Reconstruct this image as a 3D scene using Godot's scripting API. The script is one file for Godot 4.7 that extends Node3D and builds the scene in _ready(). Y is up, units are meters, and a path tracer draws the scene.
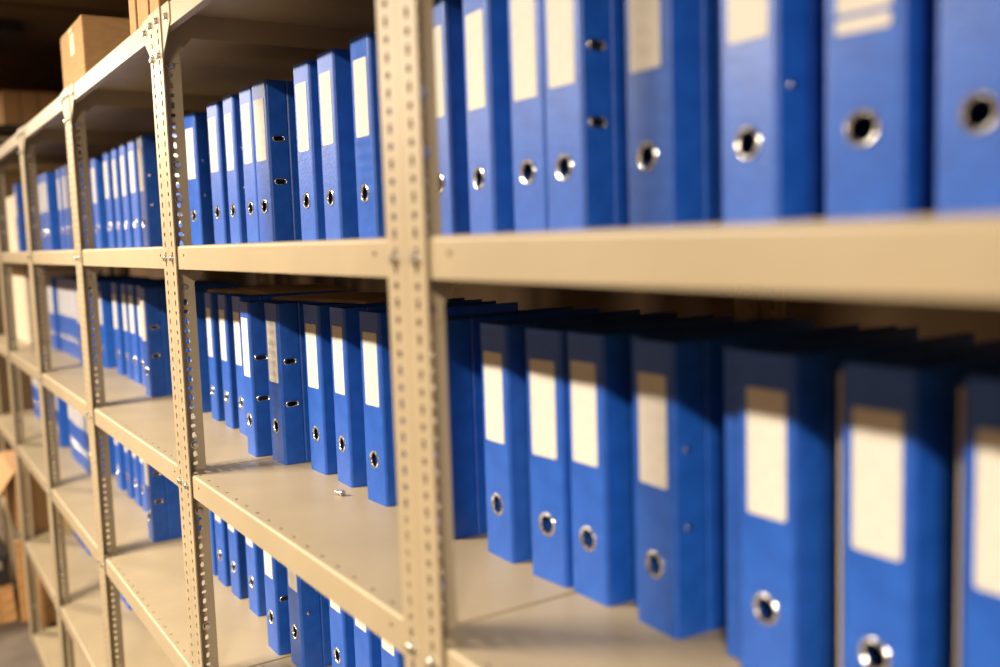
extends Node3D
# Archive room: perforated metal shelving with rows of blue lever-arch binders.
# World frame: x runs along the shelving (towards the viewer), z out of it into the aisle, y = 0 at the eye-level shelf.

const LEVEL := {"A": 0.444, "B": 0.0, "C": -0.4466, "D": -0.881, "E": -1.336, "F": -1.782}
const FLOOR_Y := -1.83
const CEIL_Y := 1.5
const DEPTH := 0.55          # shelf depth
const LIP := 0.0447         # height of the folded shelf edge
const FOCAL := 973.7        # pixels, for a 1000 x 667 frame

# binders on each shelf: x of the spine, z of the spine, turn in degrees, spine width, side fitting (0 none, 1 slots, 2 rivets, 3 bare folder)
const ROWS := {
	"B": [[0.485, -0.200, 2.2, 0.072, 0], [0.385, -0.200, 7.2, 0.072, 0], [0.261, -0.200, -0.7, 0.072, 2], [0.197, -0.245, 0.0, 0.050, 3], [0.123, -0.200, -1.7, 0.072, 0], [-0.022, -0.200, 1.4, 0.072, 1], [-0.097, -0.200, 1.2, 0.072, 0], [-0.211, -0.200, -4.2, 0.072, 0], [-0.318, -0.200, -4.8, 0.072, 0], [-0.568, -0.200, 0.3, 0.072, 0], [-0.710, -0.200, -0.3, 0.072, 0], [-0.823, -0.200, 1.8, 0.072, 0], [-1.054, -0.200, 4.4, 0.072, 1], [-1.140, -0.200, 2.0, 0.072, 0], [-1.260, -0.200, -0.2, 0.072, 2], [-1.377, -0.200, 3.1, 0.072, 0], [-1.575, -0.200, 7.2, 0.072, 2], [-1.745, -0.210, 0.0, 0.072, 0], [-2.106, -0.200, 0.0, 0.072, 2], [-2.220, -0.200, 2.1, 0.072, 0], [-2.347, -0.200, 0.0, 0.072, 0], [-2.473, -0.200, -1.4, 0.072, 0], [-2.608, -0.200, 1.2, 0.072, 0], [-2.828, -0.200, 1.5, 0.072, 0], [-3.085, -0.170, 0.0, 0.070, 0], [-3.170, -0.170, 0.0, 0.070, 0], [-3.270, -0.170, 0.0, 0.070, 0], [-3.400, -0.170, 0.0, 0.070, 0], [-3.606, -0.150, 0.0, 0.070, 0], [-3.679, -0.150, 0.0, 0.070, 0], [-3.753, -0.150, 0.0, 0.070, 0], [-3.826, -0.150, 0.0, 0.070, 0], [-3.900, -0.150, 0.0, 0.070, 0], [-4.370, -0.120, 0.0, 0.072, 1]],
	"C": [[0.508, -0.205, -0.0, 0.072, 0], [0.392, -0.210, -0.0, 0.072, 0], [0.265, -0.216, -0.0, 0.072, 0], [0.208, -0.232, 0.0, 0.030, 3], [0.103, -0.218, -3.6, 0.072, 2], [0.046, -0.245, 0.0, 0.030, 3], [-0.016, -0.217, -0.0, 0.072, 0], [-0.096, -0.213, 4.6, 0.072, 0], [-0.215, -0.214, -1.8, 0.072, 0], [-0.358, -0.200, -0.0, 0.072, 0], [-0.583, -0.202, 2.5, 0.072, 0], [-0.739, -0.211, -1.8, 0.072, 0], [-0.861, -0.210, 2.0, 0.072, 0], [-0.994, -0.178, 1.5, 0.072, 1], [-1.100, -0.158, -1.0, 0.060, 1], [-1.335, -0.216, -2.5, 0.072, 0], [-1.454, -0.218, -2.5, 0.072, 0], [-1.583, -0.222, -4.1, 0.072, 0], [-1.740, -0.220, 0.0, 0.072, 0], [-1.850, -0.220, 0.0, 0.072, 0], [-2.125, -0.182, 0.0, 0.072, 1], [-2.341, -0.220, 0.0, 0.072, 0], [-2.460, -0.220, 2.0, 0.072, 0], [-2.593, -0.225, 0.0, 0.072, 0], [-2.732, -0.222, 2.0, 0.072, 0], [-2.990, -0.220, 0.0, 0.072, 0], [-3.100, -0.160, 0.0, 0.072, 0], [-3.349, -0.195, 0.0, 0.070, 0], [-3.422, -0.195, 0.0, 0.070, 0], [-3.496, -0.195, 0.0, 0.070, 0], [-3.570, -0.195, 0.0, 0.070, 0], [-3.643, -0.195, 0.0, 0.070, 0], [-3.716, -0.195, 0.0, 0.070, 0], [-3.790, -0.195, 0.0, 0.070, 0], [-3.920, -0.185, 0.0, 0.070, 0], [-3.995, -0.185, 0.0, 0.070, 0]],
	"D": [[-0.590, -0.215, 0.0, 0.072, 0], [-0.706, -0.215, 0.0, 0.072, 0], [-0.823, -0.215, 0.0, 0.072, 0], [-0.985, -0.190, 0.0, 0.072, 2], [-1.095, -0.178, 0.0, 0.072, 1], [-1.335, -0.215, 0.0, 0.072, 0], [-1.474, -0.215, 0.0, 0.072, 0], [-1.588, -0.215, 0.0, 0.072, 0], [-1.690, -0.215, 0.0, 0.072, 0], [-2.100, -0.155, 0.0, 0.072, 1], [-2.355, -0.215, 0.0, 0.072, 0], [-2.444, -0.215, 0.0, 0.072, 0], [-2.553, -0.215, 0.0, 0.072, 0], [-2.681, -0.215, 0.0, 0.072, 0], [-2.830, -0.212, 0.0, 0.072, 0], [-3.119, -0.165, 0.0, 0.070, 0], [-3.193, -0.165, 0.0, 0.070, 0], [-3.267, -0.165, 0.0, 0.070, 0], [-3.340, -0.165, 0.0, 0.070, 0], [-3.413, -0.165, 0.0, 0.070, 0], [-3.487, -0.165, 0.0, 0.070, 0], [-3.560, -0.170, 0.0, 0.072, 0], [-3.840, -0.160, 0.0, 0.072, 0], [-4.620, -0.190, 0.0, 0.070, 0], [-4.700, -0.190, 0.0, 0.070, 0], [-4.780, -0.190, 0.0, 0.070, 0], [-4.860, -0.190, 0.0, 0.070, 0]],
	"E": [[-2.840, -0.210, 0.0, 0.072, 0], [-2.940, -0.210, 0.0, 0.072, 0], [-3.640, -0.210, 0.0, 0.072, 0], [-3.750, -0.210, 0.0, 0.072, 0], [-3.850, -0.210, 0.0, 0.072, 0], [-3.950, -0.210, 0.0, 0.072, 0]],
}

var cam: Camera3D
var M := {}
var taken := {}
var mesh_cache := {}
var rng := RandomNumberGenerator.new()

# ---------------------------------------------------------------- helpers
func numbered(called: String) -> String:
	var n: int = taken.get(called, 0)
	taken[called] = n + 1
	return called if n == 0 else "%s_%03d" % [called, n]

func thing(called: String, label: String, category: String, at := Vector3.ZERO, turn := 0.0, group := "") -> Node3D:
	var o := Node3D.new()
	o.name = numbered(called)
	add_child(o)
	o.position = at
	o.rotation.y = turn
	o.set_meta("label", label)
	o.set_meta("category", category)
	if group != "":
		o.set_meta("group", group)
	return o

func put(called: String, mesh: Mesh, mat: Material, parent: Node3D, at := Vector3.ZERO, rot := Vector3.ZERO) -> MeshInstance3D:
	var o := MeshInstance3D.new()
	o.name = called
	o.mesh = mesh
	o.material_override = mat
	parent.add_child(o, true)
	o.position = at
	o.rotation = rot
	return o

func structure(called: String, mesh: Mesh, mat: Material, at := Vector3.ZERO) -> MeshInstance3D:
	var o := put(called, mesh, mat, self, at)
	o.set_meta("kind", "structure")
	return o

func begin() -> SurfaceTool:
	var st := SurfaceTool.new()
	st.begin(Mesh.PRIMITIVE_TRIANGLES)
	return st

func tri(st: SurfaceTool, a: Vector3, b: Vector3, c: Vector3, na: Vector3, nb: Vector3, nc: Vector3) -> void:
	if (b - a).cross(c - a).dot(na + nb + nc) > 0.0:
		st.set_normal(na); st.add_vertex(a)
		st.set_normal(nc); st.add_vertex(c)
		st.set_normal(nb); st.add_vertex(b)
	else:
		st.set_normal(na); st.add_vertex(a)
		st.set_normal(nb); st.add_vertex(b)
		st.set_normal(nc); st.add_vertex(c)

func quad(st: SurfaceTool, a: Vector3, b: Vector3, c: Vector3, d: Vector3, n: Vector3) -> void:
	tri(st, a, b, c, n, n, n)
	tri(st, a, c, d, n, n, n)

func quad_n(st: SurfaceTool, a: Vector3, b: Vector3, c: Vector3, d: Vector3, na: Vector3, nb: Vector3, nc: Vector3, nd: Vector3) -> void:
	tri(st, a, b, c, na, nb, nc)
	tri(st, a, c, d, na, nc, nd)

func box(st: SurfaceTool, lo: Vector3, hi: Vector3) -> void:
	var p := func(i: int, j: int, k: int) -> Vector3: return Vector3(hi.x if i else lo.x, hi.y if j else lo.y, hi.z if k else lo.z)
	quad(st, p.call(0, 0, 1), p.call(1, 0, 1), p.call(1, 1, 1), p.call(0, 1, 1), Vector3(0, 0, 1))
	quad(st, p.call(0, 0, 0), p.call(1, 0, 0), p.call(1, 1, 0), p.call(0, 1, 0), Vector3(0, 0, -1))
	quad(st, p.call(0, 0, 0), p.call(0, 0, 1), p.call(0, 1, 1), p.call(0, 1, 0), Vector3(-1, 0, 0))
	quad(st, p.call(1, 0, 0), p.call(1, 0, 1), p.call(1, 1, 1), p.call(1, 1, 0), Vector3(1, 0, 0))
	quad(st, p.call(0, 1, 0), p.call(1, 1, 0), p.call(1, 1, 1), p.call(0, 1, 1), Vector3(0, 1, 0))
	quad(st, p.call(0, 0, 0), p.call(1, 0, 0), p.call(1, 0, 1), p.call(0, 0, 1), Vector3(0, -1, 0))

# prism of a polygon in the plane of U and V, pushed along W from w0 to w1
func prism(st: SurfaceTool, pts: PackedVector2Array, U: Vector3, V: Vector3, W: Vector3, w0: float, w1: float, smooth_deg := 0.0) -> void:
	var n := pts.size()
	var area := 0.0
	for i in n:
		area += pts[i].cross(pts[(i + 1) % n])
	var sgn := 1.0 if area > 0.0 else -1.0
	var fn: Array[Vector2] = []
	for i in n:
		var e := (pts[(i + 1) % n] - pts[i]).normalized()
		fn.append(Vector2(e.y, -e.x) * sgn)
	var lim := cos(deg_to_rad(smooth_deg))
	for i in n:
		var j := (i + 1) % n
		var n0 := fn[i]
		var n1 := fn[i]
		if smooth_deg > 0.0:
			var pv := fn[(i + n - 1) % n]
			var nx := fn[j]
			if pv.dot(fn[i]) > lim: n0 = (pv + fn[i]).normalized()
			if nx.dot(fn[i]) > lim: n1 = (nx + fn[i]).normalized()
		var a := U * pts[i].x + V * pts[i].y
		var b := U * pts[j].x + V * pts[j].y
		var na := U * n0.x + V * n0.y
		var nb := U * n1.x + V * n1.y
		quad_n(st, a + W * w0, b + W * w0, b + W * w1, a + W * w1, na, nb, nb, na)
	var idx := Geometry2D.triangulate_polygon(pts)
	for k in range(0, idx.size(), 3):
		var q: Array[Vector3] = []
		for m in 3:
			q.append(U * pts[idx[k + m]].x + V * pts[idx[k + m]].y)
		tri(st, q[0] + W * w1, q[1] + W * w1, q[2] + W * w1, W, W, W)
		tri(st, q[0] + W * w0, q[1] + W * w0, q[2] + W * w0, -W, -W, -W)

func round_rect(w: float, h: float, r: float, seg := 3) -> PackedVector2Array:
	var out := PackedVector2Array()
	for c in [[1, 1, 0.0], [-1, 1, 0.5], [-1, -1, 1.0], [1, -1, 1.5]]:
		for k in seg + 1:
			var a: float = PI * (float(c[2]) + 0.5 * k / seg)
			out.append(Vector2(c[0] * (w / 2 - r) + r * cos(a), c[1] * (h / 2 - r) + r * sin(a)))
	return out

# box with every edge along the given axes softened: rounded rectangle in x/y pushed along z, with a small bevel at both ends
func soft_box(st: SurfaceTool, size: Vector3, r: float, centre := Vector3.ZERO) -> void:
	var rings: Array = []
	for s in [[-0.5, r * 0.7], [-0.5 + r * 0.3 / size.z, r * 0.2], [-0.5 + r / size.z, 0.0], [0.5 - r / size.z, 0.0], [0.5 - r * 0.3 / size.z, r * 0.2], [0.5, r * 0.7]]:
		var pr := round_rect(size.x - 2 * s[1], size.y - 2 * s[1], maxf(r - s[1] * 0.5, r * 0.3), 3)
		var ring: Array[Vector3] = []
		for q in pr:
			ring.append(centre + Vector3(q.x, q.y, s[0] * size.z))
		rings.append(ring)
	var n: int = rings[0].size()
	for k in rings.size() - 1:
		for i in n:
			var j := (i + 1) % n
			var a: Vector3 = rings[k][i]
			var b: Vector3 = rings[k][j]
			var c: Vector3 = rings[k + 1][j]
			var d: Vector3 = rings[k + 1][i]
			var nn := (b - a).cross(d - a).normalized()
			if nn.length() < 0.5: nn = (c - a).cross(d - a).normalized()
			if nn.dot((a + c) / 2 - centre) < 0.0: nn = -nn
			quad(st, a, b, c, d, nn)
	for e in [[0, -1.0], [rings.size() - 1, 1.0]]:
		var ring: Array = rings[e[0]]
		var nz := Vector3(0, 0, e[1])
		for i in range(1, n - 1):
			tri(st, ring[0], ring[i], ring[i + 1], nz, nz, nz)

# sheet of metal from O along U and V, thickness t against the normal; a row of holes [u, half length along u, half width along v] at height v0
func sheet(st: SurfaceTool, O: Vector3, U: Vector3, V: Vector3, N: Vector3, ulen: float, vlen: float, t: float, v0: float, holes: Array) -> void:
	var cv := minf(v0, vlen - v0) * 0.9
	var p := func(u: float, v: float, d: float) -> Vector3: return O + U * u + V * v - N * d
	var rect := func(u0: float, v_0: float, u1: float, v_1: float) -> void:
		if u1 - u0 < 0.00001 or v_1 - v_0 < 0.00001: return
		quad(st, p.call(u0, v_0, 0.0), p.call(u1, v_0, 0.0), p.call(u1, v_1, 0.0), p.call(u0, v_1, 0.0), N)
		quad(st, p.call(u0, v_0, t), p.call(u1, v_0, t), p.call(u1, v_1, t), p.call(u0, v_1, t), -N)
	rect.call(0.0, 0.0, ulen, v0 - cv)
	rect.call(0.0, v0 + cv, ulen, vlen)
	var at := 0.0
	for h in holes:
		var cu: float = maxf(h[1] * 1.3, 0.004)
		rect.call(at, v0 - cv, h[0] - cu, v0 + cv)
		at = h[0] + cu
		for k in 8:
			var a0 := TAU * (k + 0.0) / 8
			var a1 := TAU * (k + 1.0) / 8
			var pts := []
			for a in [a0, a1]:
				var c := cos(a)
				var s := sin(a)
				var m := maxf(absf(c), absf(s))
				var ex := 0.75
				pts.append(Vector2(h[0] + h[1] * signf(c) * pow(absf(c), ex), v0 + h[2] * signf(s) * pow(absf(s), ex)))
				pts.append(Vector2(h[0] + cu * c / m, v0 + cv * s / m))
			for side in [[0.0, N], [t, -N]]:
				quad(st, p.call(pts[0].x, pts[0].y, side[0]), p.call(pts[1].x, pts[1].y, side[0]), p.call(pts[3].x, pts[3].y, side[0]), p.call(pts[2].x, pts[2].y, side[0]), side[1])
			var mid: Vector2 = (pts[0] + pts[2]) / 2
			var inw := (Vector2(h[0], v0) - mid).normalized()
			quad(st, p.call(pts[0].x, pts[0].y, 0.0), p.call(pts[2].x, pts[2].y, 0.0), p.call(pts[2].x, pts[2].y, t), p.call(pts[0].x, pts[0].y, t), U * inw.x + V * inw.y)
	rect.call(at, v0 - cv, ulen, v0 + cv)
	quad(st, p.call(0.0, 0.0, 0.0), p.call(ulen, 0.0, 0.0), p.call(ulen, 0.0, t), p.call(0.0, 0.0, t), -V)
	quad(st, p.call(0.0, vlen, 0.0), p.call(ulen, vlen, 0.0), p.call(ulen, vlen, t), p.call(0.0, vlen, t), V)
	quad(st, p.call(0.0, 0.0, 0.0), p.call(0.0, vlen, 0.0), p.call(0.0, vlen, t), p.call(0.0, 0.0, t), -U)
	quad(st, p.call(ulen, 0.0, 0.0), p.call(ulen, vlen, 0.0), p.call(ulen, vlen, t), p.call(ulen, 0.0, t), U)

# solid of revolution about +z: profile of [radius, z]
func lathe(st: SurfaceTool, prof: Array, seg := 20, stretch := 0.0) -> void:
	for i in prof.size() - 1:
		var e := Vector2(prof[i + 1][0] - prof[i][0], prof[i + 1][1] - prof[i][1])
		if e.length() < 0.000001: continue
		var nn := Vector2(e.y, -e.x).normalized()
		for k in seg:
			var q: Array[Vector3] = []
			var m: Array[Vector3] = []
			for a in [TAU * k / seg, TAU * (k + 1) / seg]:
				for pr in [prof[i], prof[i + 1]]:
					var off := signf(roundf(cos(a) * 1000.0)) * stretch
					q.append(Vector3(pr[0] * cos(a) + off, pr[0] * sin(a), pr[1]))
					m.append(Vector3(nn.x * cos(a), nn.x * sin(a), nn.y))
			quad_n(st, q[0], q[1], q[3], q[2], m[0], m[1], m[3], m[2])

func noise_tex(seed_n: int, freq: float, c0: Color, c1: Color, size := 256, squeeze := 1.0, octaves := 4) -> ImageTexture:
	var nz := FastNoiseLite.new()
	nz.seed = seed_n
	nz.frequency = freq
	nz.fractal_octaves = octaves
	var g: Image = nz.get_seamless_image(size, size)
	var im := Image.create(size, size, false, Image.FORMAT_RGB8)
	for y in size:
		for x in size:
			var v := g.get_pixel(x, int(y * squeeze) % size).r
			im.set_pixel(x, y, c0.lerp(c1, clampf((v - 0.2) / 0.6, 0.0, 1.0)))
	im.generate_mipmaps()
	return ImageTexture.create_from_image(im)

func lin(r: float, g: float, b: float) -> Color:
	return Color(r, g, b).linear_to_srgb()

func mat(called: String, c: Color, rough: float, metal := 0.0, spec := 0.5) -> StandardMaterial3D:
	var m := StandardMaterial3D.new()
	m.resource_name = called
	m.albedo_color = c
	m.roughness = rough
	m.metallic = metal
	m.metallic_specular = spec
	M[called] = m
	return m

func textured(m: StandardMaterial3D, tex: Texture2D, scale: Vector3, bump: Texture2D = null, bump_cm := 0.0) -> void:
	m.albedo_color = Color.WHITE
	m.albedo_texture = tex
	m.uv1_triplanar = true
	m.uv1_scale = scale
	if bump:
		m.heightmap_enabled = true
		m.heightmap_texture = bump
		m.heightmap_scale = bump_cm

func make_materials() -> void:
	var fine := noise_tex(3, 0.09, Color.BLACK, Color.WHITE, 256, 1.0, 3)
	var m := mat("beige_paint", lin(0.60, 0.535, 0.40), 0.42)
	textured(m, noise_tex(11, 0.012, lin(0.335, 0.268, 0.170), lin(0.365, 0.292, 0.187)), Vector3(1.3, 1.3, 1.3), fine, 0.01)
	m = mat("binder_blue", lin(0.008, 0.105, 0.62), 0.42, 0.0, 0.5)
	textured(m, noise_tex(21, 0.02, lin(0.008, 0.074, 0.38), lin(0.011, 0.090, 0.44)), Vector3(5, 5, 5), fine, 0.015)
	m = mat("paper_label", lin(0.85, 0.79, 0.70), 0.75)
	textured(m, noise_tex(31, 0.03, lin(0.55, 0.515, 0.46), lin(0.58, 0.545, 0.49)), Vector3(6, 6, 6))
	mat("paper", lin(0.42, 0.36, 0.28), 0.85)
	mat("nickel", lin(0.78, 0.76, 0.72), 0.2, 1.0)
	mat("zinc", lin(0.62, 0.60, 0.55), 0.3, 1.0)
	m = mat("cardboard", lin(0.5, 0.3, 0.14), 0.85)
	textured(m, noise_tex(41, 0.03, lin(0.36, 0.205, 0.085), lin(0.42, 0.245, 0.105), 256, 3.0), Vector3(3, 3, 3))
	mat("packing_tape", lin(0.62, 0.46, 0.26), 0.3)
	m = mat("manila", lin(0.36, 0.27, 0.16), 0.8)
	m = mat("archive_board", lin(0.62, 0.52, 0.38), 0.8)
	textured(m, noise_tex(51, 0.03, lin(0.59, 0.49, 0.35), lin(0.65, 0.55, 0.41)), Vector3(3, 3, 3))
	m = mat("wood", lin(0.42, 0.22, 0.08), 0.6)
	textured(m, noise_tex(61, 0.02, lin(0.30, 0.145, 0.045), lin(0.50, 0.28, 0.11), 256, 6.0), Vector3(2, 2, 2))
	mat("black_plastic", lin(0.012, 0.012, 0.013), 0.35)
	m = mat("wall_paint", lin(0.30, 0.19, 0.095), 0.85)
	textured(m, noise_tex(71, 0.01, lin(0.085, 0.046, 0.018), lin(0.11, 0.062, 0.025)), Vector3(0.7, 0.7, 0.7))
	m = mat("ceiling_paint", lin(0.11, 0.07, 0.034), 0.9)
	m = mat("concrete", lin(0.24, 0.19, 0.15), 0.7)
	textured(m, noise_tex(81, 0.02, lin(0.075, 0.055, 0.04), lin(0.11, 0.082, 0.06)), Vector3(0.8, 0.8, 0.8), fine, 0.05)
	mat("steel_dark", lin(0.02, 0.018, 0.016), 0.5)
	mat("lamp_white", lin(0.7, 0.68, 0.62), 0.5)
	m = mat("tube_glow", lin(0.9, 0.9, 0.85), 0.4)
	m.emission_enabled = true
	m.emission = lin(1.0, 0.87, 0.69)
	m.emission_energy_multiplier = 6.0

func cached(key: String, maker: Callable) -> Mesh:
	if not mesh_cache.has(key):
		mesh_cache[key] = maker.call()
	return mesh_cache[key]

# ---------------------------------------------------------------- binders
const BH := 0.325
const BD := 0.285
const HOLE_Y := 0.075

func spine_mesh(w: float) -> Mesh:
	var st := begin()
	if w < 0.055:        # slim folder: closed spine without a finger hole
		soft_box(st, Vector3(w - 0.0062, 0.006, BH), 0.0025)
		var plain := begin()
		plain.append_from(st.commit(), 0, Transform3D(Basis(Vector3(1, 0, 0), PI / 2), Vector3(0, BH / 2, -0.003)))
		return plain.commit()
	var r := 0.006
	var a := w / 2 - r
	var R := 0.0118
	var s := minf(a, 0.018)
	var N := Vector3(0, 0, 1)
	var rect := func(x0: float, y0: float, x1: float, y1: float) -> void:
		if x1 - x0 > 0.0001:
			quad(st, Vector3(x0, y0, 0), Vector3(x1, y0, 0), Vector3(x1, y1, 0), Vector3(x0, y1, 0), N)
	rect.call(-a, 0.0, a, HOLE_Y - s)
	rect.call(-a, HOLE_Y + s, a, BH)
	rect.call(-a, HOLE_Y - s, -s, HOLE_Y + s)
	rect.call(s, HOLE_Y - s, a, HOLE_Y + s)
	for k in 24:
		var q := []
		for an in [TAU * k / 24, TAU * (k + 1) / 24]:
			var m := maxf(absf(cos(an)), absf(sin(an)))
			q.append(Vector3(R * cos(an), HOLE_Y + R * sin(an), 0))
			q.append(Vector3(s * cos(an) / m, HOLE_Y + s * sin(an) / m, 0))
		quad(st, q[0], q[1], q[3], q[2], N)
		var back := Vector3(0, 0, -0.003)
		var inw: Vector3 = (Vector3(0, HOLE_Y, 0) - (q[0] + q[2]) / 2).normalized()
		quad(st, q[0], q[2], q[2] + back, q[0] + back, inw)
		quad(st, q[0] + back, q[1] + back, q[3] + back, q[2] + back, -N)
	for side in [-1.0, 1.0]:
		for k in 4:
			var a0 := PI / 2 * k / 4
			var a1 := PI / 2 * (k + 1) / 4
			var n0 := Vector3(side * sin(a0), 0, cos(a0))
			var n1 := Vector3(side * sin(a1), 0, cos(a1))
			var c := Vector3(side * a, 0, -r)
			var up := Vector3(0, BH, 0)
			quad_n(st, c + n0 * r, c + n1 * r, c + n1 * r + up, c + n0 * r + up, n0, n1, n1, n0)
			for e in [0.0, BH]:
				var nn := Vector3(0, 1.0 if e > 0.0 else -1.0, 0)
				var ee := Vector3(0, e, 0)
				quad(st, c + n0 * r + ee, c + n1 * r + ee, c + n1 * (r - 0.003) + ee, c + n0 * (r - 0.003) + ee, nn)
	for e in [0.0, BH]:
		var nn := Vector3(0, 1.0 if e > 0.0 else -1.0, 0)
		quad(st, Vector3(-a, e, 0), Vector3(a, e, 0), Vector3(a, e, -0.003), Vector3(-a, e, -0.003), nn)
	for y in [[0.0, HOLE_Y - s], [HOLE_Y + s, BH]]:
		quad(st, Vector3(-a, y[0], -0.003), Vector3(a, y[0], -0.003), Vector3(a, y[1], -0.003), Vector3(-a, y[1], -0.003), -N)
	return st.commit()

func cover_mesh(s: float) -> Mesh:
	# outer face at x = 0, thickness inwards; a pressed hinge groove runs the full height
	var st := begin()
	var pts := PackedVector2Array([Vector2(0, -0.006), Vector2(0, -0.042), Vector2(-0.0014 * s, -0.0445), Vector2(-0.0014 * s, -0.0455), Vector2(0, -0.048),
		Vector2(0, -BD + 0.001), Vector2(-0.0008 * s, -BD), Vector2(-0.0022 * s, -BD), Vector2(-0.003 * s, -BD + 0.001), Vector2(-0.003 * s, -0.006)])
	prism(st, pts, Vector3(1, 0, 0), Vector3(0, 0, 1), Vector3(0, 1, 0), 0.0, BH)
	return st.commit()

func label_mesh(w: float, h: float) -> Mesh:
	var st := begin()
	prism(st, round_rect(w, h, 0.003, 3), Vector3(1, 0, 0), Vector3(0, 1, 0), Vector3(0, 0, 1), 0.0, 0.0006)
	return st.commit()

func ring_mesh(ro: float, ri: float, h: float, stretch := 0.0) -> Mesh:
	var st := begin()
	var d := ro - ri
	lathe(st, [[ro, 0.0], [ro, h * 0.4], [ro - d * 0.15, h * 0.75], [ro - d * 0.4, h], [ri + d * 0.3, h * 0.8], [ri + d * 0.08, h * 0.35], [ri, 0.0], [ri, -0.0028]], 24, stretch)
	return st.commit()

func disc_mesh(r: float, h: float, stretch := 0.0) -> Mesh:
	var st := begin()
	lathe(st, [[r, 0.0], [r, h], [0.0001, h]], 24, stretch)
	if stretch > 0.0:
		quad(st, Vector3(-stretch, -r, h), Vector3(stretch, -r, h), Vector3(stretch, r, h), Vector3(-stretch, r, h), Vector3(0, 0, 1))
	return st.commit()

func dome_mesh(r: float, h: float, seg := 14) -> Mesh:
	var st := begin()
	lathe(st, [[r, 0.0], [r, h * 0.35], [r * 0.85, h * 0.72], [r * 0.5, h * 0.94], [0.0001, h]], seg)
	return st.commit()

func bolt_mesh() -> Mesh:
	var st := begin()
	lathe(st, [[0.0085, 0.0], [0.0085, 0.0012], [0.0065, 0.0014]], 16)
	lathe(st, [[0.0062, 0.0012], [0.0062, 0.005], [0.0052, 0.0062], [0.0001, 0.0064]], 6)
	return st.commit()

func paper_block_mesh(w: float) -> Mesh:
	var st := begin()
	box(st, Vector3(-w / 2 + 0.007, 0.012, -0.276), Vector3(w / 2 - 0.009, 0.306, -0.068))
	return st.commit()

func binder(at: Vector3, turn: float, w: float, fitting: int, label: String, group: String, style := 0) -> Node3D:
	var o := thing("binder", label, "binder", at, deg_to_rad(turn), group)
	var k := "%.3f" % w
	put("spine", cached("spine" + k, spine_mesh.bind(w)), M.binder_blue, o)
	put("front_cover", cached("cover_r", cover_mesh.bind(1.0)), M.binder_blue, o, Vector3(w / 2, 0, 0))
	put("back_cover", cached("cover_l", cover_mesh.bind(-1.0)), M.binder_blue, o, Vector3(-w / 2, 0, 0))
	put("paper_block", cached("block" + k, paper_block_mesh.bind(w)), M.paper, o)
	if fitting == 3:
		return o
	var dy := rng.randf_range(-0.003, 0.003)
	var lw := minf(0.048, w - 0.018)
	var tag := put("spine_label", cached("label%.3f" % lw, label_mesh.bind(lw, 0.124)), M.paper_label, o, Vector3(rng.randf_range(-0.002, 0.002), 0.2275 + dy, 0.0))
	tag.set_meta("label", "blank white paper label")
	if style == 1:
		put("spine_label", cached("label_strip", label_mesh.bind(0.048, 0.012)), M.paper_label, o, Vector3(0, 0.2275 + dy - 0.072, 0.0))
	var ring := put("finger_ring", cached("finger_ring", ring_mesh.bind(0.0155, 0.0112, 0.0022)), M.nickel, o, Vector3(0, HOLE_Y, 0))
	ring.set_meta("label", "nickel ring around the finger hole")
	for y in [0.123, 0.209]:
		if fitting == 1:
			var s := put("slot_ring", cached("slot_ring", ring_mesh.bind(0.0068, 0.0036, 0.0022, 0.007)), M.nickel, o, Vector3(w / 2, y, -0.022), Vector3(0, PI / 2, 0))
			put("slot_opening", cached("slot_opening", disc_mesh.bind(0.0036, 0.0003, 0.007)), M.black_plastic, s)
		elif fitting == 2:
			put("rivet", cached("rivet", dome_mesh.bind(0.0042, 0.002)), M.nickel, o, Vector3(w / 2, y, -0.018), Vector3(0, PI / 2, 0))
	return o

# ---------------------------------------------------------------- shelving
func post_mesh(s: float) -> Mesh:
	var st := begin()
	var h: float = LEVEL.A - FLOOR_Y - 0.0005
	var holes := []
	var n := int(h / 0.019)
	for k in n:
		var u := 0.0095 + 0.019 * k
		if k % 2 == 0: holes.append([u, 0.0066, 0.0044])
		else: holes.append([u, 0.0042, 0.0056])
	sheet(st, Vector3(0, 0, 0), Vector3(0, 1, 0), Vector3(s, 0, 0), Vector3(0, 0, 1), h, 0.0445, 0.0025, 0.024, holes)
	sheet(st, Vector3(0, 0, -0.0025), Vector3(0, 1, 0), Vector3(0, 0, -1), Vector3(-s, 0, 0), h, 0.042, 0.0025, 0.0225, holes)
	return st.commit()

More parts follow.
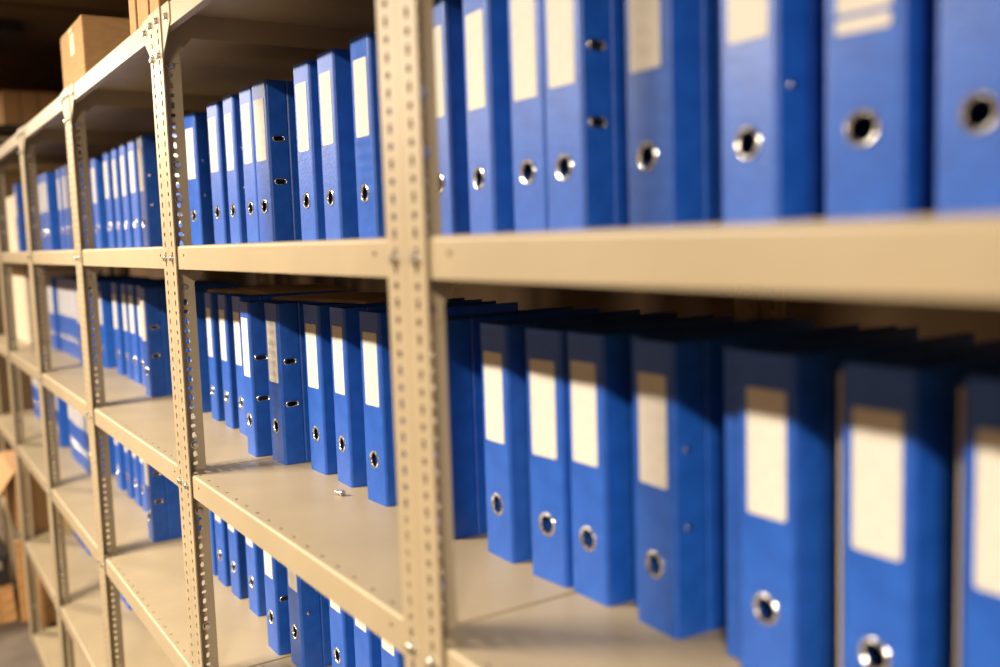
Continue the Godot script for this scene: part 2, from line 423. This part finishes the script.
func shelf_mesh() -> Mesh:
	var st := begin()
	var hw := 0.4965
	var holes := []
	for k in 17:
		holes.append([0.0535 + 0.0555 * k, 0.0042, 0.0030])
	sheet(st, Vector3(-hw, 0, -0.0085), Vector3(1, 0, 0), Vector3(0, 0, -1), Vector3(0, 1, 0), 2 * hw, DEPTH - 0.0115, 0.0015, 0.0085, holes)
	sheet(st, Vector3(-hw, -LIP, -0.0030), Vector3(1, 0, 0), Vector3(0, 1, 0), Vector3(0, 0, 1), 2 * hw, LIP - 0.0055, 0.0015, 0.0265, [[0.084, 0.0042, 0.0030], [2 * hw - 0.084, 0.0042, 0.0030]])
	for k in 5:
		var a0 := PI / 2 * k / 5
		var a1 := PI / 2 * (k + 1) / 5
		var n0 := Vector3(0, sin(a0), cos(a0))
		var n1 := Vector3(0, sin(a1), cos(a1))
		var c := Vector3(-hw, -0.0055, -0.0085)
		var e := Vector3(2 * hw, 0, 0)
		quad_n(st, c + n0 * 0.0055, c + n1 * 0.0055, c + n1 * 0.0055 + e, c + n0 * 0.0055 + e, n0, n1, n1, n0)
	box(st, Vector3(-hw, -LIP, -0.018), Vector3(hw, -LIP + 0.0012, -0.0045))
	box(st, Vector3(-hw, -LIP, -DEPTH + 0.003), Vector3(hw, -0.0015, -DEPTH + 0.0045))
	for s in [-1.0, 1.0]:
		box(st, Vector3(minf(s * hw, s * (hw - 0.0015)), -LIP, -DEPTH + 0.0045), Vector3(maxf(s * hw, s * (hw - 0.0015)), -0.0015, -0.0045))
	return st.commit()

func front_gusset_mesh(s: float) -> Mesh:
	var st := begin()
	prism(st, PackedVector2Array([Vector2(0.001 * s, 0), Vector2(0.098 * s, 0), Vector2(0.103 * s, -0.006), Vector2(0.103 * s, -0.034), Vector2(0.044 * s, -0.085), Vector2(0.03 * s, -0.105), Vector2(0.001 * s, -0.105)]),
		Vector3(1, 0, 0), Vector3(0, 1, 0), Vector3(0, 0, 1), -0.0045, -0.0027)
	return st.commit()

func side_gusset_mesh() -> Mesh:
	var st := begin()
	prism(st, PackedVector2Array([Vector2(-0.008, 0), Vector2(-0.066, 0), Vector2(-0.066, -0.004), Vector2(-0.044, -0.028), Vector2(-0.040, -0.05), Vector2(-0.008, -0.05)]),
		Vector3(0, 0, 1), Vector3(0, 1, 0), Vector3(1, 0, 0), -0.0008, 0.0008)
	return st.commit()

func shelving_unit(x_left: float, levels: Array, label: String) -> void:
	var u := thing("shelving_unit", label, "shelving", Vector3(x_left + 0.5, FLOOR_Y, 0), 0.0, "metal shelving units in a row")
	var bolt := cached("bolt", bolt_mesh)
	for s in [1.0, -1.0]:        # left post (flange to the right), then right post
		var p := put("post", cached("post%d" % int(s), post_mesh.bind(s)), M.beige_paint, u, Vector3(-0.4995 * s, 0, 0))
		for l in levels:
			put("bolt", bolt, M.zinc, p, Vector3(0.024 * s, LEVEL[l] - FLOOR_Y - 0.0235, 0.0))
		put("bolt", bolt, M.zinc, p, Vector3(0.024 * s, LEVEL.A - FLOOR_Y - 0.087, 0.0))
		for y in [0.345, 0.155, 0.09, -0.08, -0.395, -0.53, -0.77, -0.96, -1.22, -1.42, -1.66]:
			put("bolt", bolt, M.zinc, p, Vector3(0.0025 * s, y - FLOOR_Y, -0.025), Vector3(0, s * PI / 2, 0))
		put("post", cached("post%d" % int(-s), post_mesh.bind(-s)), M.beige_paint, u, Vector3(-0.4995 * s, 0, -DEPTH), Vector3(0, PI, 0))
		var g := put("gusset", cached("front_gusset%d" % int(s), front_gusset_mesh.bind(s)), M.beige_paint, u, Vector3(-0.4995 * s, LEVEL.A - FLOOR_Y - 0.001, 0))
		put("bolt", bolt, M.zinc, g, Vector3(0.082 * s, -0.025, -0.0027))
		for l in ["A", "B"]:
			put("gusset", cached("side_gusset", side_gusset_mesh), M.beige_paint, u, Vector3(-0.4957 * s, LEVEL[l] - FLOOR_Y - LIP, 0))
	for l in levels:
		put("shelf", cached("shelf", shelf_mesh), M.beige_paint, u, Vector3(0, LEVEL[l] - FLOOR_Y, -0.0018))

# ---------------------------------------------------------------- boxes and stores
func carton(at: Vector3, size: Vector3, turn: float, label: String, called := "cardboard_box", material := "cardboard", group := "", tape := true) -> Node3D:
	var o := thing(called, label, "box", at, turn, group)
	var st := begin()
	soft_box(st, Vector3(size.x, size.y - 0.006, size.z), 0.004, Vector3(0, (size.y - 0.006) / 2, 0))
	put("body", st.commit(), M[material], o)
	for s in [-1.0, 1.0]:
		st = begin()
		box(st, Vector3(-size.x / 2 + 0.001, 0, -size.z / 4 + 0.0015), Vector3(size.x / 2 - 0.001, 0.004, size.z / 4 - 0.0015))
		put("flap", st.commit(), M[material], o, Vector3(0, size.y - 0.006, s * size.z / 4))
	if tape:
		st = begin()
		box(st, Vector3(-size.x / 2 - 0.0008, 0, -0.024), Vector3(size.x / 2 + 0.0008, 0.0008, 0.024))
		for s in [-1.0, 1.0]:
			box(st, Vector3(s * (size.x / 2 + 0.0004) - 0.0004, -0.075, -0.024), Vector3(s * (size.x / 2 + 0.0004) + 0.0004, 0.0, 0.024))
		put("tape", st.commit(), M.packing_tape, o, Vector3(0, size.y - 0.002, 0))
	return o

func slab(size: Vector3, r: float) -> Mesh:
	var st := begin()
	soft_box(st, size, r)
	return st.commit()

func lamp(x: float, z: float, y: float, label: String) -> void:
	var o := thing("ceiling_lamp", label, "lamp", Vector3(x, y, z), 0.0, "tube lamps hanging over the aisle")
	var st := begin()
	prism(st, PackedVector2Array([Vector2(-0.11, 0.0), Vector2(-0.05, 0.09), Vector2(0.05, 0.09), Vector2(0.11, 0.0), Vector2(0.105, 0.0), Vector2(0.047, 0.085), Vector2(-0.047, 0.085), Vector2(-0.105, 0.0)]), Vector3(0, 0, 1), Vector3(0, 1, 0), Vector3(1, 0, 0), -0.66, 0.66)
	put("reflector", st.commit(), M.lamp_white, o)
	var cyl := CylinderMesh.new()
	cyl.top_radius = 0.018
	cyl.bottom_radius = 0.018
	cyl.height = 1.2
	cyl.radial_segments = 16
	put("tube", cyl, M.tube_glow, o, Vector3(0, 0.04, 0), Vector3(0, 0, PI / 2))
	for s in [-1.0, 1.0]:
		put("holder", slab(Vector3(0.04, 0.05, 0.04), 0.005), M.lamp_white, o, Vector3(s * 0.625, 0.04, 0))
		var rod := CylinderMesh.new()
		rod.top_radius = 0.006
		rod.bottom_radius = 0.006
		rod.height = CEIL_Y - y - 0.088
		put("rod", rod, M.steel_dark, o, Vector3(s * 0.4, 0.088 + rod.height / 2, 0))
	var l := AreaLight3D.new()
	l.name = "tube_light"
	l.area_size = Vector2(1.2, 0.14)
	l.light_color = lin(1.0, 0.87, 0.69)
	l.light_energy = LAMP_ENERGY
	l.shadow_enabled = true
	l.area_range = 14.0
	l.area_attenuation = 2.0
	o.add_child(l)
	l.position = Vector3(0, -0.004, 0)
	l.rotation.x = -PI / 2

const LAMP_ENERGY := 38.0
const ORD := ["first", "second", "third", "fourth", "fifth", "sixth", "seventh", "eighth", "ninth", "tenth", "eleventh", "twelfth", "thirteenth", "fourteenth", "fifteenth", "sixteenth"]

func px(p: Vector3) -> float:
	var q := cam.transform.affine_inverse() * p
	return 500.0 + FOCAL * q.x / -q.z

func room_box(called: String, lo: Vector3, hi: Vector3, material: String) -> MeshInstance3D:
	var st := begin()
	box(st, lo - (lo + hi) / 2, hi - (lo + hi) / 2)
	return structure(called, st.commit(), M[material], (lo + hi) / 2)

func _ready() -> void:
	rng.seed = 7
	# camera
	cam = Camera3D.new()
	cam.name = "camera"
	cam.fov = 37.813
	cam.near = 0.05
	cam.far = 50.0
	cam.position = Vector3(0.9009, -0.0032, 0.4862)
	cam.rotation = Vector3(-0.09887, 1.00217, -0.03279)
	var lens := CameraAttributesPhysical.new()
	lens.frustum_focal_length = 35.0
	lens.frustum_focus_distance = 1.9
	lens.exposure_aperture = 1.8
	cam.attributes = lens
	add_child(cam)
	cam.fov = 37.813
	cam.current = true
	# environment: a closed room, no sky light
	var env := Environment.new()
	env.background_mode = Environment.BG_COLOR
	env.background_color = Color.BLACK
	env.tonemap_mode = Environment.TONE_MAPPER_LINEAR
	env.tonemap_exposure = 1.0
	env.sdfgi_enabled = true
	env.ssao_enabled = true
	env.ssil_enabled = true
	var we := WorldEnvironment.new()
	we.name = "environment"
	we.environment = env
	add_child(we)
	make_materials()
	lamp(-1.7, 1.9, 1.2, "tube lamp hanging over the aisle before the second post")
	lamp(-6.35, 1.9, 1.2, "tube lamp hanging over the aisle at its far end")
	lamp(2.9, 1.9, 1.2, "tube lamp hanging over the aisle behind the viewer")

	# room
	var x0 := -7.2
	var x1 := 4.6
	var z0 := -1.0
	var z1 := 3.4
	room_box("floor", Vector3(x0 - 0.1, FLOOR_Y - 0.1, z0 - 0.1), Vector3(x1 + 0.1, FLOOR_Y, z1 + 0.1), "concrete")
	var ceil_node := room_box("ceiling", Vector3(x0 - 0.1, CEIL_Y, z0 - 0.1), Vector3(x1 + 0.1, CEIL_Y + 0.1, z1 + 0.1), "ceiling_paint")
	room_box("wall_back", Vector3(x0, FLOOR_Y, z0 - 0.1), Vector3(x1, CEIL_Y, z0), "wall_paint")
	room_box("wall_aisle", Vector3(x0, FLOOR_Y, z1), Vector3(x1, CEIL_Y, z1 + 0.1), "wall_paint")
	room_box("wall_end", Vector3(x0 - 0.1, FLOOR_Y, z0), Vector3(x0, CEIL_Y, z1), "wall_paint")
	room_box("wall_near", Vector3(x1, FLOOR_Y, z0), Vector3(x1 + 0.1, CEIL_Y, z1), "wall_paint")
	var st := begin()
	for k in 45:
		var z := -0.98 + 0.031 * k
		box(st, Vector3(-7.18, CEIL_Y - 0.02, z), Vector3(-5.75, CEIL_Y - 0.0005, z + 0.016))
	var sl := put("slat_panel", st.commit(), M.ceiling_paint, ceil_node, -ceil_node.position)
	sl.set_meta("kind", "stuff")
	sl.set_meta("label", "thin ceiling slats running lengthwise")

	# shelving
	var all := ["A", "B", "C", "D", "E", "F"]
	shelving_unit(-0.045, all, "beige metal shelving bay in the foreground, in front of the first post")
	shelving_unit(-1.045, all, "beige metal shelving bay between the first and second perforated posts")
	shelving_unit(-2.045, all, "beige metal shelving bay between the second and third perforated posts")
	shelving_unit(-3.045, all, "beige metal shelving bay between the third and fourth perforated posts")
	shelving_unit(-4.045, all, "beige metal shelving bay between the fourth and fifth perforated posts")
	shelving_unit(-5.045, ["A", "B", "C", "D", "E"], "farthest beige metal shelving bay, open above the floor")

	# binders
	var shelf_words := {"B": "second shelf from top", "C": "third shelf from top", "D": "fourth shelf from top", "E": "fifth shelf from top"}
	var bays := ["in foreground bay", "between first and second posts", "between second and third posts", "between third and fourth posts", "between fourth and fifth posts", "beyond the fifth post"]
	for l in ["B", "C", "D", "E"]:
		var y: float = LEVEL[l]
		var items := []
		for r in ROWS[l]:
			items.append([px(Vector3(r[0], y + 0.07, r[1])), r])
		items.sort_custom(func(a, b): return a[0] > b[0])
		var counts := [0, 0, 0, 0, 0, 0]
		for it in items:
			var r: Array = it[1]
			var bay := 0
			while bay < 5 and it[0] < px(Vector3(-bay - 0.045, y + 0.07, 0)):
				bay += 1
			var fit: String = ["", ", side slots", ", side rivets", ", slim"][r[4]]
			var label: String = "%s blue binder from right %s, %s%s" % [ORD[counts[bay]], bays[bay], shelf_words[l], fit]
			counts[bay] += 1
			binder(Vector3(r[0], y + 0.0004, r[1]), r[2], r[3], r[4], label, "blue lever-arch binders on the shelves", 1 if l == "B" and absf(r[0] - 0.385) < 0.02 else 0)

	# loose sheets standing between binders
	for q in [["B", -0.752, -0.262, 6.0, "white sheet poking up between two binders right of the second post"], ["C", -0.157, -0.236, 0.0, "tan sheet behind the third binder right of the nearest post"],
			["C", 0.226, -0.24, 0.0, "narrow pale sheet beside binder gap, lower foreground row"], ["C", 0.334, -0.238, 0.0, "tall pale sheet between second and third binders from right, lower row"], ["C", 0.452, -0.235, 0.0, "tall pale sheet beside the rightmost binder, lower foreground row"]]:
		var o := thing("paper_sheet", q[4], "paper", Vector3(q[1], LEVEL[q[0]], q[2]), 0.0, "loose sheets between binders")
		st = begin()
		box(st, Vector3(-0.002, 0, -0.21), Vector3(0.002, 0.312, 0))
		put("sheet", st.commit(), M.paper, o)
	# folders lying across the binder tops on the third shelf
	var fy: float = LEVEL.C + BH
	for q in [[-1.52, -0.36, 0.32, 0.2, 0.1, "manila folder lying across binder tops, near the second post"], [-1.38, -0.375, 0.30, 0.21, -0.12, "manila folder lying tilted on binder tops, middle of the loose folders"], [-0.98, -0.36, 0.34, 0.2, 0.2, "manila folder lying on binder tops, nearest of the loose folders"]]:
		var o := thing("manila_folder", q[5], "folder", Vector3(q[0], fy + (0.006 if q[0] == -1.38 else 0.0), q[1]), q[4], "loose folders on the binders")
		st = begin()
		box(st, Vector3(-q[2] / 2, 0, -q[3] / 2), Vector3(q[2] / 2, 0.002, q[3] / 2))
		put("cover", st.commit(), M.manila, o)
		st = begin()
		box(st, Vector3(-q[2] / 2 + 0.004, 0.002, -q[3] / 2 + 0.004), Vector3(q[2] / 2 - 0.004, 0.004, q[3] / 2 - 0.006))
		put("pages", st.commit(), M.paper, o)
		st = begin()
		box(st, Vector3(-q[2] / 2, 0.004, -q[3] / 2), Vector3(q[2] / 2 - 0.008, 0.0055, q[3] / 2 - 0.003))
		put("cover", st.commit(), M.manila, o)
	# a loose nut on the shelf
	var nut := thing("loose_bolt", "small loose zinc bolt lying on the shelf before the binders", "bolt", Vector3(-0.664, LEVEL.C, -0.174), 1.9)
	st = begin()
	lathe(st, [[0.006, -0.003], [0.006, 0.003], [0.0001, 0.003]], 6)
	put("head", st.commit(), M.zinc, nut, Vector3(0, 0.0053, 0))
	var shank := CylinderMesh.new()
	shank.top_radius = 0.003
	shank.bottom_radius = 0.003
	shank.height = 0.016
	put("shank", shank, M.zinc, nut, Vector3(0, 0.0053, -0.009), Vector3(PI / 2, 0, 0))

	# cartons on the top shelf
	var bx := carton(Vector3(-2.085, LEVEL.A, -0.195), Vector3(0.335, 0.177, 0.33), 0.0, "cardboard box on top of the shelving at the third post", "cardboard_box", "cardboard", "", false)
	st = begin()
	box(st, Vector3(-0.03, -0.07, 0), Vector3(0.03, 0, 0.001))
	box(st, Vector3(-0.03, -0.012, 0.001), Vector3(0.03, 0.0, 0.004))
	put("tape", st.commit(), M.packing_tape, bx, Vector3(0.02, 0.165, 0.165))
	for q in [[-1.345, 0.055, "thin upright carton on top shelf, farthest of the three by the second post"], [-1.252, 0.09, "upright carton on top shelf, middle of the three by the second post"], [-1.155, 0.07, "upright carton on top shelf, nearest of the three by the second post"]]:
		carton(Vector3(q[0], LEVEL.A, -0.2), Vector3(q[1], 0.34, 0.34), 0.0, q[2], "cardboard_box", "cardboard", "cartons standing by the second post", false)

	# far bay contents
	carton(Vector3(-4.615, LEVEL.B, -0.27), Vector3(0.38, 0.28, 0.3), 0.0, "beige archive box on second shelf, beyond the fourth post", "archive_box", "archive_board", "", false)
	carton(Vector3(-4.62, LEVEL.C, -0.27), Vector3(0.72, 0.36, 0.3), 0.0, "large beige archive box on third shelf, beyond the fourth post", "archive_box", "archive_board", "", false)
	var eb := carton(Vector3(-4.46, LEVEL.E, -0.2), Vector3(0.6, 0.3, 0.4), 0.0, "brown cardboard box with an open lit flap at the far bay", "cardboard_box", "cardboard", "", false)
	put("open_flap", slab(Vector3(0.58, 0.004, 0.22), 0.0015), M.cardboard, eb, Vector3(0, 0.21, 0.265), Vector3(0.95, 0, 0))

	# wooden crate under the far bay; upright board, stacked planks and a dark tool case at the end of the aisle
	var cr := thing("wooden_crate", "wooden crate on the floor beneath the farthest shelving bay", "crate", Vector3(-4.56, FLOOR_Y, -0.27))
	var cw := 0.76
	var cd := 0.40
	for sx in [-1.0, 1.0]:
		for sz in [-1.0, 1.0]:
			put("corner_post", slab(Vector3(0.04, 0.41, 0.03), 0.004), M.wood, cr, Vector3(sx * (cw / 2 - 0.02), 0.205, sz * (cd / 2 - 0.015)))
		for k in 4:
			put("plank", slab(Vector3(0.016, 0.092, cd - 0.064), 0.003), M.wood, cr, Vector3(sx * (cw / 2 - 0.02), 0.06 + 0.096 * k, 0))
	for sz in [-1.0, 1.0]:
		for k in 4:
			put("plank", slab(Vector3(cw - 0.084, 0.092, 0.016), 0.003), M.wood, cr, Vector3(0, 0.06 + 0.096 * k, sz * (cd / 2 - 0.015)))
	put("base_board", slab(Vector3(cw - 0.084, 0.016, cd - 0.064), 0.003), M.wood, cr, Vector3(0, 0.008, 0))
	var ub := thing("upright_board", "orange wooden board standing upright before the far shelf end", "board", Vector3(-4.35, FLOOR_Y, -0.012))
	put("board", slab(Vector3(0.022, 0.395, 0.042), 0.003), M.wood, ub, Vector3(0, 0.1975, 0))
	put("end_cap", slab(Vector3(0.026, 0.022, 0.046), 0.003), M.wood, ub, Vector3(0, 0.405, 0))
	for k in 3:
		var pl := thing("plank", "brown wooden plank on the floor at the aisle end, %s of the stack" % ["lowest", "middle", "topmost"][k], "plank", Vector3(-4.68, FLOOR_Y + 0.056 * k, 0.25 + 0.004 * k), 0.0, "planks stacked at the aisle end")
		put("timber", slab(Vector3(0.6, 0.054, 0.46), 0.004), M.wood, pl, Vector3(0, 0.028, 0))
	var tc := thing("tool_case", "black tool case with bright latches on the stacked planks", "case", Vector3(-4.62, FLOOR_Y + 0.169, 0.23), PI / 2)
	put("body", slab(Vector3(0.40, 0.11, 0.34), 0.015), M.black_plastic, tc, Vector3(0, 0.056, 0))
	put("lid", slab(Vector3(0.41, 0.05, 0.35), 0.015), M.black_plastic, tc, Vector3(0, 0.137, 0))
	for s in [-1.0, 1.0]:
		put("latch", slab(Vector3(0.03, 0.045, 0.012), 0.004), M.zinc, tc, Vector3(s * 0.15, 0.11, 0.177))
	put("handle", slab(Vector3(0.14, 0.02, 0.03), 0.008), M.black_plastic, tc, Vector3(0, 0.172, 0))

	# end of the room: rack with cartons in front of the end wall, dark duct under the ceiling
	var rk := thing("storage_rack", "dark steel rack against the end wall, seen above the shelving", "rack", Vector3(-6.85, FLOOR_Y, -0.45))
	for sx in [-0.25, 0.25]:
		for sz in [-0.52, 0.52]:
			put("upright", slab(Vector3(0.04, 2.66, 0.04), 0.004), M.steel_dark, rk, Vector3(sx, 1.33, sz))
		put("beam", slab(Vector3(0.03, 0.045, 1.0), 0.004), M.steel_dark, rk, Vector3(sx, 2.676, 0))
		put("beam", slab(Vector3(0.03, 0.03, 1.0), 0.004), M.beige_paint, rk, Vector3(sx, 2.6, 0))
	put("deck", slab(Vector3(0.52, 0.016, 1.06), 0.004), M.steel_dark, rk, Vector3(0, 2.692, 0))
	var cz := [[-0.40, 0.112, "first"], [-0.517, 0.108, "second"], [-0.645, 0.13, "third"], [-0.80, 0.15, "fourth"]]
	for q in cz:
		carton(Vector3(-6.79, FLOOR_Y + 2.70, q[0]), Vector3(0.34, 0.235, q[1]), 0.0, "%s brown carton from the frame edge on the dark end rack" % q[2], "cardboard_box", "cardboard", "cartons on the end rack", false)
	var dt := thing("ceiling_duct", "black duct hanging under the slatted ceiling", "duct", Vector3(-6.44, CEIL_Y - 0.11, -0.2))
	put("duct_body", slab(Vector3(0.58, 0.08, 0.5), 0.006), M.steel_dark, dt, Vector3(0, 0.05, 0))
	put("hanger", slab(Vector3(0.03, 0.04, 0.03), 0.003), M.steel_dark, dt, Vector3(0, 0.095, 0.1))
